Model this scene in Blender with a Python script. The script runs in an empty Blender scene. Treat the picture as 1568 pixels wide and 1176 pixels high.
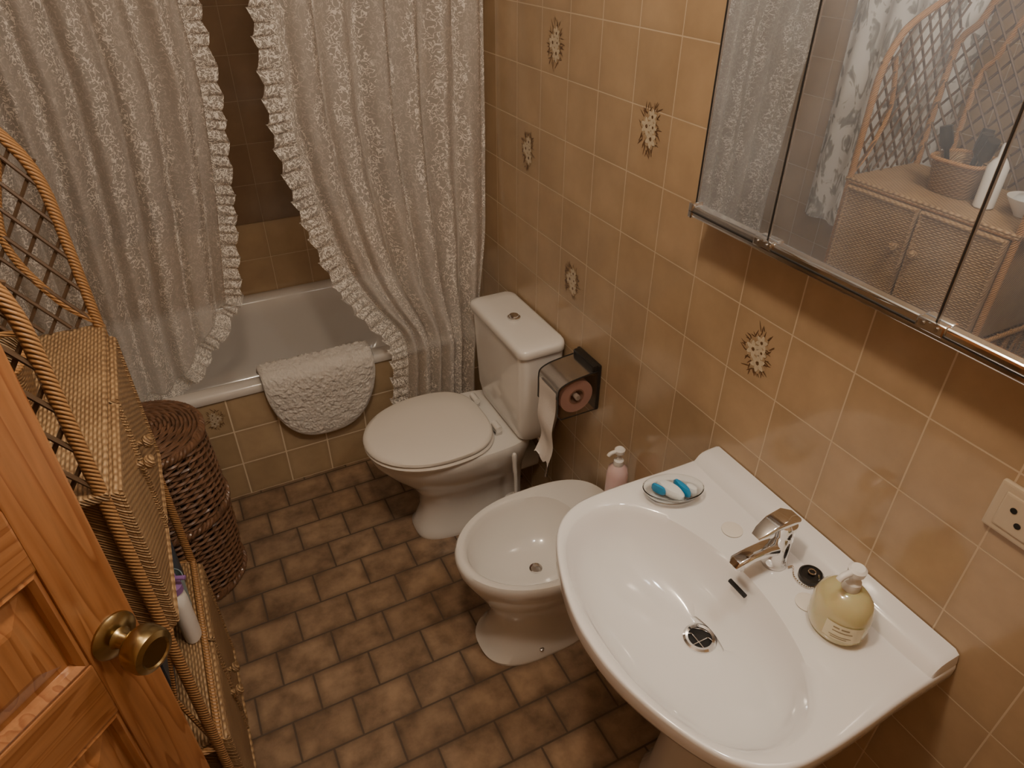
import bpy, bmesh, math, random
from mathutils import Vector, Matrix, noise
random.seed(4)
scene=bpy.context.scene
H=1.75; W=0.90; XL=-0.75; YB=2.76; YF=-0.7; ZC=2.45
# ------------------------------------------------------------------ materials
def newmat(name):
    m=bpy.data.materials.new(name); m.use_nodes=True
    nt=m.node_tree; b=nt.nodes['Principled BSDF']
    return m,nt,b
def N(nt,t,**k):
    n=nt.nodes.new(t)
    for a,v in k.items():
        setattr(n,a,v)
    return n
def L(nt,a,b): nt.links.new(a,b)
def c4(c): return (c[0],c[1],c[2],1)
def mixc(nt,fac,a,b,mode='MIX'):
    n=nt.nodes.new('ShaderNodeMix'); n.data_type='RGBA'; n.blend_type=mode
    for s,v in ((n.inputs[0],fac),(n.inputs[6],a),(n.inputs[7],b)):
        if hasattr(v,'links'): L(nt,v,s)
        elif isinstance(v,(int,float)): s.default_value=v
        else: s.default_value=c4(v)
    return n.outputs[2]
def math_(nt,op,a,b=None,c=None):
    n=nt.nodes.new('ShaderNodeMath'); n.operation=op
    for i,v in enumerate((a,b,c)):
        if v is None: continue
        if hasattr(v,'links'): L(nt,v,n.inputs[i])
        else: n.inputs[i].default_value=v
    return n.outputs[0]
def ramp(nt,fac,stops):
    n=nt.nodes.new('ShaderNodeValToRGB'); L(nt,fac,n.inputs[0])
    e=n.color_ramp.elements
    while len(e)<len(stops): e.new(0.5)
    for i,(p,c) in enumerate(stops):
        e[i].position=p; e[i].color=c4(c)
    return n.outputs[0]
def simple(name,col,rough=0.5,metal=0,var=0.06,scale=8,bump=0,bscale=60,coat=0,trans=0,sss=0):
    m,nt,b=newmat(name)
    tc=N(nt,'ShaderNodeTexCoord'); no=N(nt,'ShaderNodeTexNoise'); no.inputs['Scale'].default_value=scale; no.inputs['Detail'].default_value=4
    L(nt,tc.outputs['Object'],no.inputs['Vector'])
    dark=tuple(max(0,x*(1-var*2)) for x in col)
    L(nt,mixc(nt,no.outputs['Fac'],dark,col),b.inputs['Base Color'])
    b.inputs['Roughness'].default_value=rough; b.inputs['Metallic'].default_value=metal
    b.inputs['Coat Weight'].default_value=coat; b.inputs['Transmission Weight'].default_value=trans
    if sss: b.inputs['Subsurface Weight'].default_value=sss; b.inputs['Subsurface Scale'].default_value=0.02
    if bump:
        n2=N(nt,'ShaderNodeTexNoise'); n2.inputs['Scale'].default_value=bscale; L(nt,tc.outputs['Object'],n2.inputs['Vector'])
        bp=N(nt,'ShaderNodeBump'); bp.inputs['Strength'].default_value=bump; bp.inputs['Distance'].default_value=0.003
        L(nt,n2.outputs['Fac'],bp.inputs['Height']); L(nt,bp.outputs[0],b.inputs['Normal'])
    return m
def tile_mat(name,axes,bw,rh,c1,c2,mortar,ms=0.0013,offset=0.0,rough=0.16,mott=None,mscale=9,coat=0.35,shift=(0,0),cloud=None):
    m,nt,b=newmat(name)
    tc=N(nt,'ShaderNodeTexCoord'); sp=N(nt,'ShaderNodeSeparateXYZ'); cb=N(nt,'ShaderNodeCombineXYZ')
    L(nt,tc.outputs['Object'],sp.inputs[0])
    L(nt,math_(nt,'ADD',sp.outputs[axes[0]],shift[0]),cb.inputs[0]); L(nt,math_(nt,'ADD',sp.outputs[axes[1]],shift[1]),cb.inputs[1])
    br=N(nt,'ShaderNodeTexBrick'); br.offset=offset; br.squash=1.0
    br.inputs['Scale'].default_value=1; br.inputs['Mortar Size'].default_value=ms; br.inputs['Mortar Smooth'].default_value=0.2
    br.inputs['Brick Width'].default_value=bw; br.inputs['Row Height'].default_value=rh
    br.inputs['Color1'].default_value=c4(c1); br.inputs['Color2'].default_value=c4(c2); br.inputs['Mortar'].default_value=c4(mortar)
    L(nt,cb.outputs[0],br.inputs['Vector'])
    no=N(nt,'ShaderNodeTexNoise'); no.inputs['Scale'].default_value=mscale; no.inputs['Detail'].default_value=6; no.inputs['Roughness'].default_value=0.6
    L(nt,tc.outputs['Object'],no.inputs['Vector'])
    mr=ramp(nt,no.outputs['Fac'],mott or [(0.3,(0.86,0.84,0.81)),(0.7,(1.07,1.06,1.04))])
    col=mixc(nt,1.0,br.outputs['Color'],mr,'MULTIPLY')
    b2=N(nt,'ShaderNodeTexBrick'); b2.offset=offset; b2.squash=1.0
    for k,v in (('Scale',1),('Mortar Size',0.022),('Mortar Smooth',1.0),('Brick Width',bw),('Row Height',rh)): b2.inputs[k].default_value=v
    L(nt,cb.outputs[0],b2.inputs['Vector'])
    ev=cloud or 0.08
    col=mixc(nt,math_(nt,'MULTIPLY',b2.outputs['Fac'],ev),col,(0.10,0.065,0.04))
    col=mixc(nt,math_(nt,'MULTIPLY',br.outputs['Fac'],0.9),col,mortar)
    L(nt,col,b.inputs['Base Color'])
    b.inputs['Coat Weight'].default_value=coat; b.inputs['Coat Roughness'].default_value=0.08
    r=math_(nt,'ADD',math_(nt,'MULTIPLY',br.outputs['Fac'],0.5),rough); L(nt,r,b.inputs['Roughness'])
    h=math_(nt,'ADD',math_(nt,'SUBTRACT',1.0,br.outputs['Fac']),math_(nt,'MULTIPLY',no.outputs['Fac'],0.3))
    bp=N(nt,'ShaderNodeBump'); bp.inputs['Strength'].default_value=0.5; bp.inputs['Distance'].default_value=0.0015
    L(nt,h,bp.inputs['Height']); L(nt,bp.outputs[0],b.inputs['Normal'])
    return m
TY,TZ=0.133,0.141
sy=-(0.769-TY/2)+TY*20; sz=-(1.074-TZ/2)+TZ*20
tA=(0.425,0.300,0.178); tB=(0.480,0.342,0.208); tM=(0.60,0.47,0.32)
M_wallY=tile_mat('wall_tile_side',(1,2),TY,TZ,tA,tB,tM,ms=0.0015,shift=(sy,sz))
M_wallX=tile_mat('wall_tile_end',(0,2),0.15,0.15,tA,tB,tM,shift=(0.15*10+0.02,1.5))
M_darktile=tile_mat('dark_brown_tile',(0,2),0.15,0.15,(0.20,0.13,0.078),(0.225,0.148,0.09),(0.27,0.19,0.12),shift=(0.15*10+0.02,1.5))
M_apron=tile_mat('tub_apron_tile',(0,2),0.15,0.142,(0.47,0.35,0.215),(0.55,0.42,0.27),(0.80,0.68,0.50),ms=0.0026,shift=(1.5+0.03,0.142*10),cloud=0.14)
M_floor=tile_mat('floor_tile',(0,1),0.158,0.116,(0.275,0.185,0.118),(0.365,0.253,0.165),(0.11,0.078,0.055),ms=0.0028,offset=0.5,rough=0.34,coat=0.15,
   mott=[(0.32,(0.5,0.46,0.43)),(0.47,(0.84,0.80,0.77)),(0.66,(1.25,1.22,1.17))],mscale=13,shift=(1.5,1.16+0.03),cloud=0.5)
M_ceil=simple('ceiling_paint',(0.8,0.76,0.70),0.9,bump=0.2)
M_porc=simple('porcelain',(0.80,0.778,0.74),0.12,var=0.015,coat=0.6)
M_porc2=simple('porcelain_sink',(0.84,0.832,0.825),0.10,var=0.01,coat=0.6)
M_seat=simple('seat_plastic',(0.80,0.755,0.69),0.25,var=0.02)
M_tub=simple('tub_enamel',(0.76,0.73,0.69),0.14,var=0.03,coat=0.5)
M_chrome=simple('chrome',(0.80,0.80,0.81),0.07,1.0,var=0.02)
M_chromeD=simple('chrome_brushed',(0.68,0.67,0.66),0.2,1.0,var=0.05)
M_brass=simple('brass',(0.44,0.33,0.16),0.26,1.0,var=0.15,scale=30)
M_black=simple('black_plastic',(0.02,0.018,0.016),0.3)
M_dark=simple('dark_hole',(0.008,0.007,0.006),0.6)
M_white=simple('white_plastic',(0.82,0.80,0.77),0.3,var=0.02)
M_paper=simple('toilet_paper',(0.86,0.81,0.77),0.9,bump=0.3,bscale=200)
M_pinkp=simple('pink_paper',(0.80,0.54,0.51),0.9,bump=0.3,bscale=200)
M_card=simple('roll_core',(0.42,0.26,0.22),0.9)
M_pink=simple('pink_soap',(0.78,0.57,0.56),0.2,var=0.03,sss=0.2)
M_blue=simple('blue_soap',(0.02,0.30,0.60),0.3,var=0.1)
M_soapw=simple('white_soap',(0.80,0.84,0.85),0.4)
M_cap=simple('purple_cap',(0.34,0.18,0.46),0.3)
M_cream=simple('cream_plug',(0.84,0.80,0.72),0.35)
M_carton=simple('cosmetic_card',(0.06,0.08,0.11),0.5)
M_outlet=simple('outlet_plastic',(0.60,0.50,0.37),0.3)
M_mat=simple('bath_mat_pile',(0.82,0.78,0.73),0.95,bump=1.0,bscale=220,var=0.1,scale=60)
M_teal=simple('teal_cup',(0.30,0.42,0.46),0.3)
def glassmat(name,col,rough=0.03,ior=1.4):
    m,nt,b=newmat(name); b.inputs['Base Color'].default_value=c4(col); b.inputs['Transmission Weight'].default_value=1; b.inputs['Roughness'].default_value=rough; b.inputs['IOR'].default_value=ior
    return m
M_glass=glassmat('clear_glass',(0.95,0.97,0.97))
m,nt,b=newmat('smoke_acrylic'); nt.nodes.remove(b)
gl=N(nt,'ShaderNodeBsdfGlossy'); gl.inputs['Roughness'].default_value=0.08; gl.inputs['Color'].default_value=(0.8,0.78,0.75,1)
tr=N(nt,'ShaderNodeBsdfTransparent'); tr.inputs['Color'].default_value=(0.88,0.84,0.81,1)
mx=N(nt,'ShaderNodeMixShader'); mx.inputs[0].default_value=0.08; L(nt,tr.outputs[0],mx.inputs[1]); L(nt,gl.outputs[0],mx.inputs[2]); L(nt,mx.outputs[0],nt.nodes['Material Output'].inputs['Surface']); M_smoke=m
m,nt,b=newmat('yellow_soap'); b.inputs['Base Color'].default_value=(0.80,0.72,0.40,1); b.inputs['Transmission Weight'].default_value=0.4; b.inputs['Roughness'].default_value=0.12; b.inputs['Coat Weight'].default_value=0.8
b.inputs['Subsurface Weight'].default_value=0.3; b.inputs['Subsurface Scale'].default_value=0.03; M_ysoap=m
M_label=simple('label_paper',(0.86,0.80,0.58),0.5)
M_ink=simple('label_ink',(0.35,0.27,0.14),0.6)
m,nt,b=newmat('mirror_glass'); nt.nodes.remove(b)
gl=N(nt,'ShaderNodeBsdfGlossy'); gl.inputs['Roughness'].default_value=0.01; gl.inputs['Color'].default_value=(0.88,0.93,0.97,1)
df=N(nt,'ShaderNodeBsdfDiffuse'); df.inputs['Color'].default_value=(0.80,0.88,1.0,1)
mx=N(nt,'ShaderNodeMixShader'); no=N(nt,'ShaderNodeTexNoise'); no.inputs['Scale'].default_value=7; tc=N(nt,'ShaderNodeTexCoord'); L(nt,tc.outputs['Object'],no.inputs['Vector'])
L(nt,math_(nt,'MULTIPLY',no.outputs['Fac'],0.20),mx.inputs[0]); L(nt,gl.outputs[0],mx.inputs[1]); L(nt,df.outputs[0],mx.inputs[2])
L(nt,mx.outputs[0],nt.nodes['Material Output'].inputs['Surface']); M_mirror=m
def wood(name,axis):
    m,nt,b=newmat(name); tc=N(nt,'ShaderNodeTexCoord'); mp=N(nt,'ShaderNodeMapping')
    s=[16,16,16]; s[axis]=0.9; mp.inputs['Scale'].default_value=s
    L(nt,tc.outputs['Object'],mp.inputs['Vector'])
    no=N(nt,'ShaderNodeTexNoise'); no.inputs['Scale'].default_value=1.1; no.inputs['Detail'].default_value=2.5; no.inputs['Distortion'].default_value=0.25
    L(nt,mp.outputs[0],no.inputs['Vector'])
    s1=math_(nt,'FRACT',math_(nt,'MULTIPLY',no.outputs['Fac'],12.0))
    n2=N(nt,'ShaderNodeTexNoise'); n2.inputs['Scale'].default_value=9; n2.inputs['Detail'].default_value=5; L(nt,mp.outputs[0],n2.inputs['Vector'])
    c=ramp(nt,s1,[(0.0,(0.43,0.200,0.078)),(0.6,(0.39,0.170,0.062)),(0.93,(0.29,0.108,0.036)),(1.0,(0.42,0.19,0.072))])
    c2=mixc(nt,0.7,c,ramp(nt,n2.outputs['Fac'],[(0.3,(0.75,0.7,0.65)),(0.7,(1.1,1.08,1.05))]),'MULTIPLY')
    L(nt,c2,b.inputs['Base Color']); b.inputs['Roughness'].default_value=0.34; b.inputs['Coat Weight'].default_value=0.35; b.inputs['Coat Roughness'].default_value=0.2
    return m
M_woodV=wood('pine_vertical',2); M_woodH=wood('pine_horizontal',0)
def wicker(name,c1,c2,fx=150,fz=150,bumpd=0.003):
    m,nt,b=newmat(name); tc=N(nt,'ShaderNodeTexCoord'); sp=N(nt,'ShaderNodeSeparateXYZ'); L(nt,tc.outputs['Object'],sp.inputs[0])
    h=math_(nt,'MULTIPLY',math_(nt,'ADD',sp.outputs[1],math_(nt,'MULTIPLY',sp.outputs[2],0.15)),fx)
    v=math_(nt,'MULTIPLY',math_(nt,'ADD',sp.outputs[2],sp.outputs[0]),fz)
    nz=N(nt,'ShaderNodeTexNoise'); nz.inputs['Scale'].default_value=25; L(nt,tc.outputs['Object'],nz.inputs['Vector'])
    h=math_(nt,'ADD',h,math_(nt,'MULTIPLY',nz.outputs['Fac'],1.5)); v=math_(nt,'ADD',v,math_(nt,'MULTIPLY',nz.outputs['Fac'],1.5))
    row=math_(nt,'ABSOLUTE',math_(nt,'SINE',v)); 
    par=math_(nt,'SIGN',math_(nt,'SINE',v))
    alt=math_(nt,'MULTIPLY',math_(nt,'SINE',h),par)
    hh=math_(nt,'MULTIPLY',row,math_(nt,'ADD',math_(nt,'MULTIPLY',alt,0.45),0.55))
    n2=N(nt,'ShaderNodeTexNoise'); n2.inputs['Scale'].default_value=12; n2.inputs['Detail'].default_value=5; L(nt,tc.outputs['Object'],n2.inputs['Vector'])
    f=math_(nt,'ADD',math_(nt,'MULTIPLY',hh,0.8),math_(nt,'MULTIPLY',math_(nt,'SUBTRACT',n2.outputs['Fac'],0.5),0.5))
    L(nt,ramp(nt,f,[(0.02,c2),(0.5,c1),(1.0,tuple(min(1,x*1.2) for x in c1))]),b.inputs['Base Color'])
    bp=N(nt,'ShaderNodeBump'); bp.inputs['Strength'].default_value=0.9; bp.inputs['Distance'].default_value=bumpd
    L(nt,hh,bp.inputs['Height']); L(nt,bp.outputs[0],b.inputs['Normal']); b.inputs['Roughness'].default_value=0.5
    return m
M_wick=wicker('straw_wicker',(0.46,0.30,0.155),(0.23,0.135,0.065),330,520)
def cane(name,c1,c2,f=420):
    m,nt,b=newmat(name); tc=N(nt,'ShaderNodeTexCoord'); sp=N(nt,'ShaderNodeSeparateXYZ'); L(nt,tc.outputs['Object'],sp.inputs[0])
    s=math_(nt,'ABSOLUTE',math_(nt,'SINE',math_(nt,'MULTIPLY',math_(nt,'ADD',math_(nt,'ADD',sp.outputs[2],math_(nt,'MULTIPLY',sp.outputs[1],0.9)),math_(nt,'MULTIPLY',sp.outputs[0],0.6)),f)))
    L(nt,ramp(nt,s,[(0.0,c2),(0.5,c1),(1.0,c1)]),b.inputs['Base Color'])
    bp=N(nt,'ShaderNodeBump'); bp.inputs['Strength'].default_value=0.8; bp.inputs['Distance'].default_value=0.002
    L(nt,s,bp.inputs['Height']); L(nt,bp.outputs[0],b.inputs['Normal']); b.inputs['Roughness'].default_value=0.4
    return m
M_cane=cane('wrapped_cane',(0.46,0.245,0.10),(0.20,0.10,0.035))
M_willow=simple('willow_rods',(0.32,0.165,0.09),0.36,var=0.42,scale=35,coat=0.3)
M_stick=simple('rattan_stick',(0.15,0.09,0.05),0.5,var=0.2,scale=40)
def lace(name,scale,net,colw=0.10,thick=0.045,col=(0.93,0.89,0.84),allp=False):
    m,nt,b=newmat(name); uv=N(nt,'ShaderNodeUVMap'); uv.uv_map='UVMap'
    no=N(nt,'ShaderNodeTexNoise'); no.inputs['Scale'].default_value=scale; no.inputs['Detail'].default_value=1.5; no.inputs['Distortion'].default_value=0.8
    L(nt,uv.outputs[0],no.inputs['Vector'])
    d=math_(nt,'ABSOLUTE',math_(nt,'SUBTRACT',no.outputs['Fac'],0.5))
    sq=math_(nt,'SUBTRACT',1.0,math_(nt,'SMOOTH_MIN',math_(nt,'DIVIDE',d,thick),1.0,0.2))
    sp=N(nt,'ShaderNodeSeparateXYZ'); L(nt,uv.outputs[0],sp.inputs[0])
    if allp: pat=sq
    else:
        w=math_(nt,'SINE',math_(nt,'MULTIPLY',math_(nt,'ADD',sp.outputs[0],math_(nt,'MULTIPLY',math_(nt,'SINE',math_(nt,'MULTIPLY',sp.outputs[1],35.0)),0.012)),6.2832/colw))
        cl=N(nt,'ShaderNodeMapRange'); cl.inputs['From Min'].default_value=-0.1; cl.inputs['From Max'].default_value=0.35; L(nt,w,cl.inputs['Value'])
        pat=math_(nt,'MULTIPLY',sq,math_(nt,'ADD',math_(nt,'MULTIPLY',cl.outputs[0],0.75),0.25))
    pat=math_(nt,'MAXIMUM',math_(nt,'MINIMUM',math_(nt,'MULTIPLY',pat,1.7),1.0),0.0)
    dif=N(nt,'ShaderNodeBsdfDiffuse'); trl=N(nt,'ShaderNodeBsdfTranslucent'); trp=N(nt,'ShaderNodeBsdfTransparent')
    cc=mixc(nt,pat,tuple(x*0.90 for x in col),tuple(min(1,x*1.05) for x in col))
    L(nt,cc,dif.inputs[0]); L(nt,cc,trl.inputs[0])
    m1=N(nt,'ShaderNodeMixShader'); m1.inputs[0].default_value=0.22; L(nt,dif.outputs[0],m1.inputs[1]); L(nt,trl.outputs[0],m1.inputs[2])
    m2=N(nt,'ShaderNodeMixShader'); L(nt,math_(nt,'MINIMUM',math_(nt,'ADD',math_(nt,'MULTIPLY',pat,0.96-net),net),1.0),m2.inputs[0]); L(nt,trp.outputs[0],m2.inputs[1]); L(nt,m1.outputs[0],m2.inputs[2])
    L(nt,m2.outputs[0],nt.nodes['Material Output'].inputs['Surface']); nt.nodes.remove(b)
    return m
M_lace=lace('lace_fabric',72,0.50,thick=0.05)
M_ruf=lace('lace_ruffle',85,0.36,allp=True,thick=0.07,col=(0.95,0.92,0.87))
m,nt,b=newmat('fern_print_cloth'); tc=N(nt,'ShaderNodeTexCoord'); mp=N(nt,'ShaderNodeMapping'); mp.inputs['Scale'].default_value=(1,14,6); mp.inputs['Rotation'].default_value=(0.6,0,0); L(nt,tc.outputs['Object'],mp.inputs[0])
no=N(nt,'ShaderNodeTexNoise'); no.inputs['Scale'].default_value=1.6; no.inputs['Detail'].default_value=5; no.inputs['Distortion'].default_value=1.5; L(nt,mp.outputs[0],no.inputs[0])
L(nt,ramp(nt,no.outputs['Fac'],[(0.50,(0.85,0.84,0.83)),(0.56,(0.40,0.39,0.37)),(0.66,(0.28,0.27,0.25))]),b.inputs['Base Color']); b.inputs['Roughness'].default_value=0.9
M_fern=m
M_petal=simple('motif_petal',(0.70,0.60,0.44),0.3,var=0.2,scale=120)
M_petal2=simple('motif_petal_shade',(0.52,0.38,0.23),0.3,var=0.2,scale=120)
M_leafm=simple('motif_leaf',(0.20,0.11,0.055),0.35,var=0.3,scale=120)

# ------------------------------------------------------------------ mesh helpers
def mkobj(name,verts,faces,mat=None,parent=None,smooth=True,mats=None,fm=None,sharp=40):
    me=bpy.data.meshes.new(name); me.from_pydata([tuple(v) for v in verts],[],faces); me.validate()
    ob=bpy.data.objects.new(name,me); scene.collection.objects.link(ob)
    for mm in (mats or ([mat] if mat else [])): me.materials.append(mm)
    if fm:
        for p,i in zip(me.polygons,fm): p.material_index=i
    bm=bmesh.new(); bm.from_mesh(me); bmesh.ops.recalc_face_normals(bm,faces=bm.faces); bm.to_mesh(me); bm.free()
    if smooth:
        me.shade_smooth(); me.set_sharp_from_angle(angle=math.radians(sharp))
    if parent: ob.parent=parent
    return ob
def empty(name,loc=(0,0,0)):
    e=bpy.data.objects.new(name,None); scene.collection.objects.link(e); e.empty_display_size=0.05
    return e
def box(name,a,b,mat,parent=None,bevel=0.0,seg=2):
    x0,y0,z0=a; x1,y1,z1=b
    v=[(x0,y0,z0),(x1,y0,z0),(x1,y1,z0),(x0,y1,z0),(x0,y0,z1),(x1,y0,z1),(x1,y1,z1),(x0,y1,z1)]
    f=[(0,3,2,1),(4,5,6,7),(0,1,5,4),(1,2,6,5),(2,3,7,6),(3,0,4,7)]
    o=mkobj(name,v,f,mat,parent,smooth=False)
    if bevel:
        bm=bmesh.new(); bm.from_mesh(o.data); bmesh.ops.bevel(bm,geom=bm.edges[:],offset=bevel,segments=seg,affect='EDGES',profile=0.6); bm.to_mesh(o.data); bm.free()
        o.data.shade_smooth(); o.data.set_sharp_from_angle(angle=math.radians(15))
    return o
def loft(name,rings,mat,parent=None,cap0=True,cap1=True,closed=True,sharp=40,mats=None,rm=None):
    n=len(rings[0]); v=[p for r in rings for p in r]; f=[]; fm=[]
    for i in range(len(rings)-1):
        for j in range(n if closed else n-1):
            k=(j+1)%n; f.append((i*n+j,i*n+k,(i+1)*n+k,(i+1)*n+j)); fm.append(rm[i] if rm else 0)
    if cap0: f.append(tuple(range(n))[::-1]); fm.append(0)
    if cap1: f.append(tuple((len(rings)-1)*n+j for j in range(n))); fm.append(rm[-1] if rm else 0)
    return mkobj(name,v,f,mat,parent,mats=mats,fm=fm if rm else None,sharp=sharp)
def lathe(name,prof,c,mat,parent=None,seg=32,sx=1,sy_=1,**k):
    rings=[[(c[0]+sx*r*math.cos(2*math.pi*j/seg),c[1]+sy_*r*math.sin(2*math.pi*j/seg),c[2]+z) for j in range(seg)] for r,z in prof]
    return loft(name,rings,mat,parent,**k)
def catmull(pts,n=8,closed=False):
    P=[Vector(p) for p in pts]; out=[]; m=len(P); R=m if closed else m-1
    for i in range(R):
        if closed: a,b,c,d=P[(i-1)%m],P[i],P[(i+1)%m],P[(i+2)%m]
        else: a,b,c,d=P[max(i-1,0)],P[i],P[i+1],P[min(i+2,m-1)]
        for k in range(n):
            t=k/n; out.append(0.5*((2*b)+(c-a)*t+(2*a-5*b+4*c-d)*t*t+(3*b-a-3*c+d)*t**3))
    if not closed: out.append(P[-1])
    return out
def tubegeo(path,r,seg=8,closed=False):
    path=[Vector(p) for p in path]; n=len(path); v=[]; f=[]
    t=(path[1]-path[0]).normalized(); up=Vector((0,0,1)) if abs(t.z)<0.9 else Vector((1,0,0)); nrm=t.cross(up).normalized()
    for i,p in enumerate(path):
        if closed: t=(path[(i+1)%n]-path[i-1]).normalized()
        else: t=(path[min(i+1,n-1)]-path[max(i-1,0)]).normalized()
        nrm=(nrm-t*nrm.dot(t)).normalized(); bn=t.cross(nrm)
        rr=r[i] if isinstance(r,list) else r
        for j in range(seg):
            a=2*math.pi*j/seg; v.append(p+(nrm*math.cos(a)+bn*math.sin(a))*rr)
    for i in range(n if closed else n-1):
        i2=(i+1)%n
        for j in range(seg):
            k=(j+1)%seg; f.append((i*seg+j,i*seg+k,i2*seg+k,i2*seg+j))
    if not closed:
        f.append(tuple(range(seg))[::-1]); f.append(tuple((n-1)*seg+j for j in range(seg)))
    return v,f
def tubes(name,paths,r,mat,parent=None,seg=8,closed=False):
    V=[];F=[]
    for i,p in enumerate(paths):
        v,f=tubegeo(p,r,seg,closed)
        o=len(V); V+=v; F+=[tuple(a+o for a in q) for q in f]
    return mkobj(name,V,F,mat,parent)
def tube(name,path,r,mat,parent=None,seg=12,closed=False):
    v,f=tubegeo(path,r,seg,closed); return mkobj(name,v,f,mat,parent)
def polar(poly,c,n=96):
    out=[]
    P=[(p[0]-c[0],p[1]-c[1]) for p in poly]
    for a in [2*math.pi*i/n for i in range(n)]:
        dx,dy=math.cos(a),math.sin(a); best=None
        for i in range(len(P)):
            x1,y1=P[i]; x2,y2=P[(i+1)%len(P)]
            ex,ey=x2-x1,y2-y1; den=dx*ey-dy*ex
            if abs(den)<1e-12: continue
            t=(x1*ey-y1*ex)/den; s=(x1*dy-y1*dx)/den
            if t>0 and -1e-6<=s<=1+1e-6 and (best is None or t>best): best=t
        best=best or 0.01
        out.append((c[0]+dx*best,c[1]+dy*best))
    return out
def egg(xf,xb,cy,hw,n=48,pf=2.0,pb=3.0,cxr=0.5):
    cx=xf+(xb-xf)*cxr; o=[]
    for i in range(n):
        a=2*math.pi*i/n; c,s=math.cos(a),math.sin(a)
        if c>=0: p=pb; rx=xb-cx
        else: p=pf; rx=cx-xf
        o.append((cx+rx*math.copysign(abs(c)**(2/p),c),cy+hw*math.copysign(abs(s)**(2/p),s)))
    return o
def rrect(x0,x1,y0,y1,r,n=6):
    o=[]
    for cx,cy,a0 in ((x1-r,y1-r,0),(x0+r,y1-r,90),(x0+r,y0+r,180),(x1-r,y0+r,270)):
        for k in range(n+1):
            a=math.radians(a0+90*k/n); o.append((cx+r*math.cos(a),cy+r*math.sin(a)))
    return o
def z_(ring,z): return [(p[0],p[1],z) for p in ring]

# ------------------------------------------------------------------ room
T=0.1
wr=box('wall_right',(W,YF-T,0),(W+T,YB+T,ZC),M_wallY)
box('wall_left',(XL-T,YF-T,0),(XL,YB+T,ZC),M_wallY)
wbk=box('wall_back',(XL,YB,0),(W,YB+T,ZC),M_wallX)
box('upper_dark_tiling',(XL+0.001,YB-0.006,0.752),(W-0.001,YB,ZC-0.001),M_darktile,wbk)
box('wall_front',(XL,YF-T,0),(W,YF,ZC),M_wallX)
box('floor',(XL-T,YF-T,-0.1),(W+T,YB+T,0),M_floor)
box('ceiling',(XL-T,YF-T,ZC),(W+T,YB+T,ZC+0.1),M_ceil)

V=[];F=[];FM=[]
def ell(cy,cz,ry,rz,ang,lift,mi,n=12,plane='R'):
    o=len(V); ca,sa=math.cos(ang),math.sin(ang)
    for i in range(n):
        a=2*math.pi*i/n; u=ry*math.cos(a); w=rz*math.sin(a)*(1-0.4*math.cos(a))
        if plane=='R': V.append((W-lift,cy+u*ca-w*sa,cz+u*sa+w*ca))
        else: V.append((cy+u*ca-w*sa,2.073-lift,cz+u*sa+w*ca))
    F.append(tuple(range(o,o+n))); FM.append(mi)
def motif(cy,cz,s,plane='R'):
    rnd=random.Random(int(cy*1000))
    for i in range(60):
        a=rnd.uniform(0,6.28); d=s*rnd.uniform(0.65,1.18)
        ell(cy+d*0.68*math.cos(a),cz+d*math.sin(a),s*rnd.uniform(.12,.28),s*0.026,a+rnd.uniform(-.8,.8),0.0004+0.00001*i,1,12,plane)
    for (oy,oz,q) in ((-0.16,-0.46,0.42),(0.22,0.02,0.40),(-0.14,0.48,0.34),(-0.24,0.05,0.28)):
        for k in range(6):
            a=k*1.0472+oy*5
            ell(cy+s*oy+s*q*0.62*math.cos(a),cz+s*oz+s*q*0.62*math.sin(a),s*q*0.50,s*q*0.36,a,0.0011+0.00002*k,2,12,plane)
            ell(cy+s*oy+s*q*0.60*math.cos(a+.3),cz+s*oz+s*q*0.60*math.sin(a+.3),s*q*0.40,s*q*0.25,a+.3,0.0013+0.00002*k,0,12,plane)
        ell(cy+s*oy,cz+s*oz,s*q*0.2,s*q*0.2,0,0.0015,1,12,plane)
for k,(ky,kz) in enumerate(((0,0),(3,2.25),(5,-1),(7,1),(6,3))):
    motif(0.769+ky*TY,1.074+(kz*TZ),0.046)
mkobj('floral_decals',V,F,None,wr,smooth=False,mats=[M_petal,M_leafm,M_petal2],fm=FM)

# ------------------------------------------------------------------ bathtub
tub=empty('bathtub')
y0,y1=2.065,YB; x0,x1=XL,W; zt=0.455
box('tiled_apron',(x0,y0+0.008,0),(x1,y0+0.04,zt-0.03),M_apron,tub)
V=[];F=[];FM=[]; motif(-0.075,0.355,0.036,'A')
mkobj('apron_floral_decal',V,F,None,tub,smooth=False,mats=[M_petal,M_leafm,M_petal2],fm=FM)
rings=[z_(rrect(x0+.001,x1-.001,y0,y1-.001,0.005),zt-0.032),z_(rrect(x0+.001,x1-.001,y0-0.004,y1-.001,0.008),zt-0.02),z_(rrect(x0+.001,x1-.001,y0,y1-.001,0.012),zt-0.003),z_(rrect(x0+.006,x1-.006,y0+.006,y1-.006,0.015),zt)]
for (i,z) in ((0.045,0),(0.055,-0.004),(0.062,-0.015),(0.075,-0.08),(0.10,-0.22),(0.13,-0.31),(0.17,-0.345),(0.25,-0.355)):
    e=i*1.0; rings.append(z_(rrect(x0+e*1.6,x1-e*1.6,y0+e,y1-e,0.09 if i>0.04 else 0.05),zt+z))
loft('tub_shell',rings,M_tub,tub,cap0=False,sharp=60)

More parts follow.
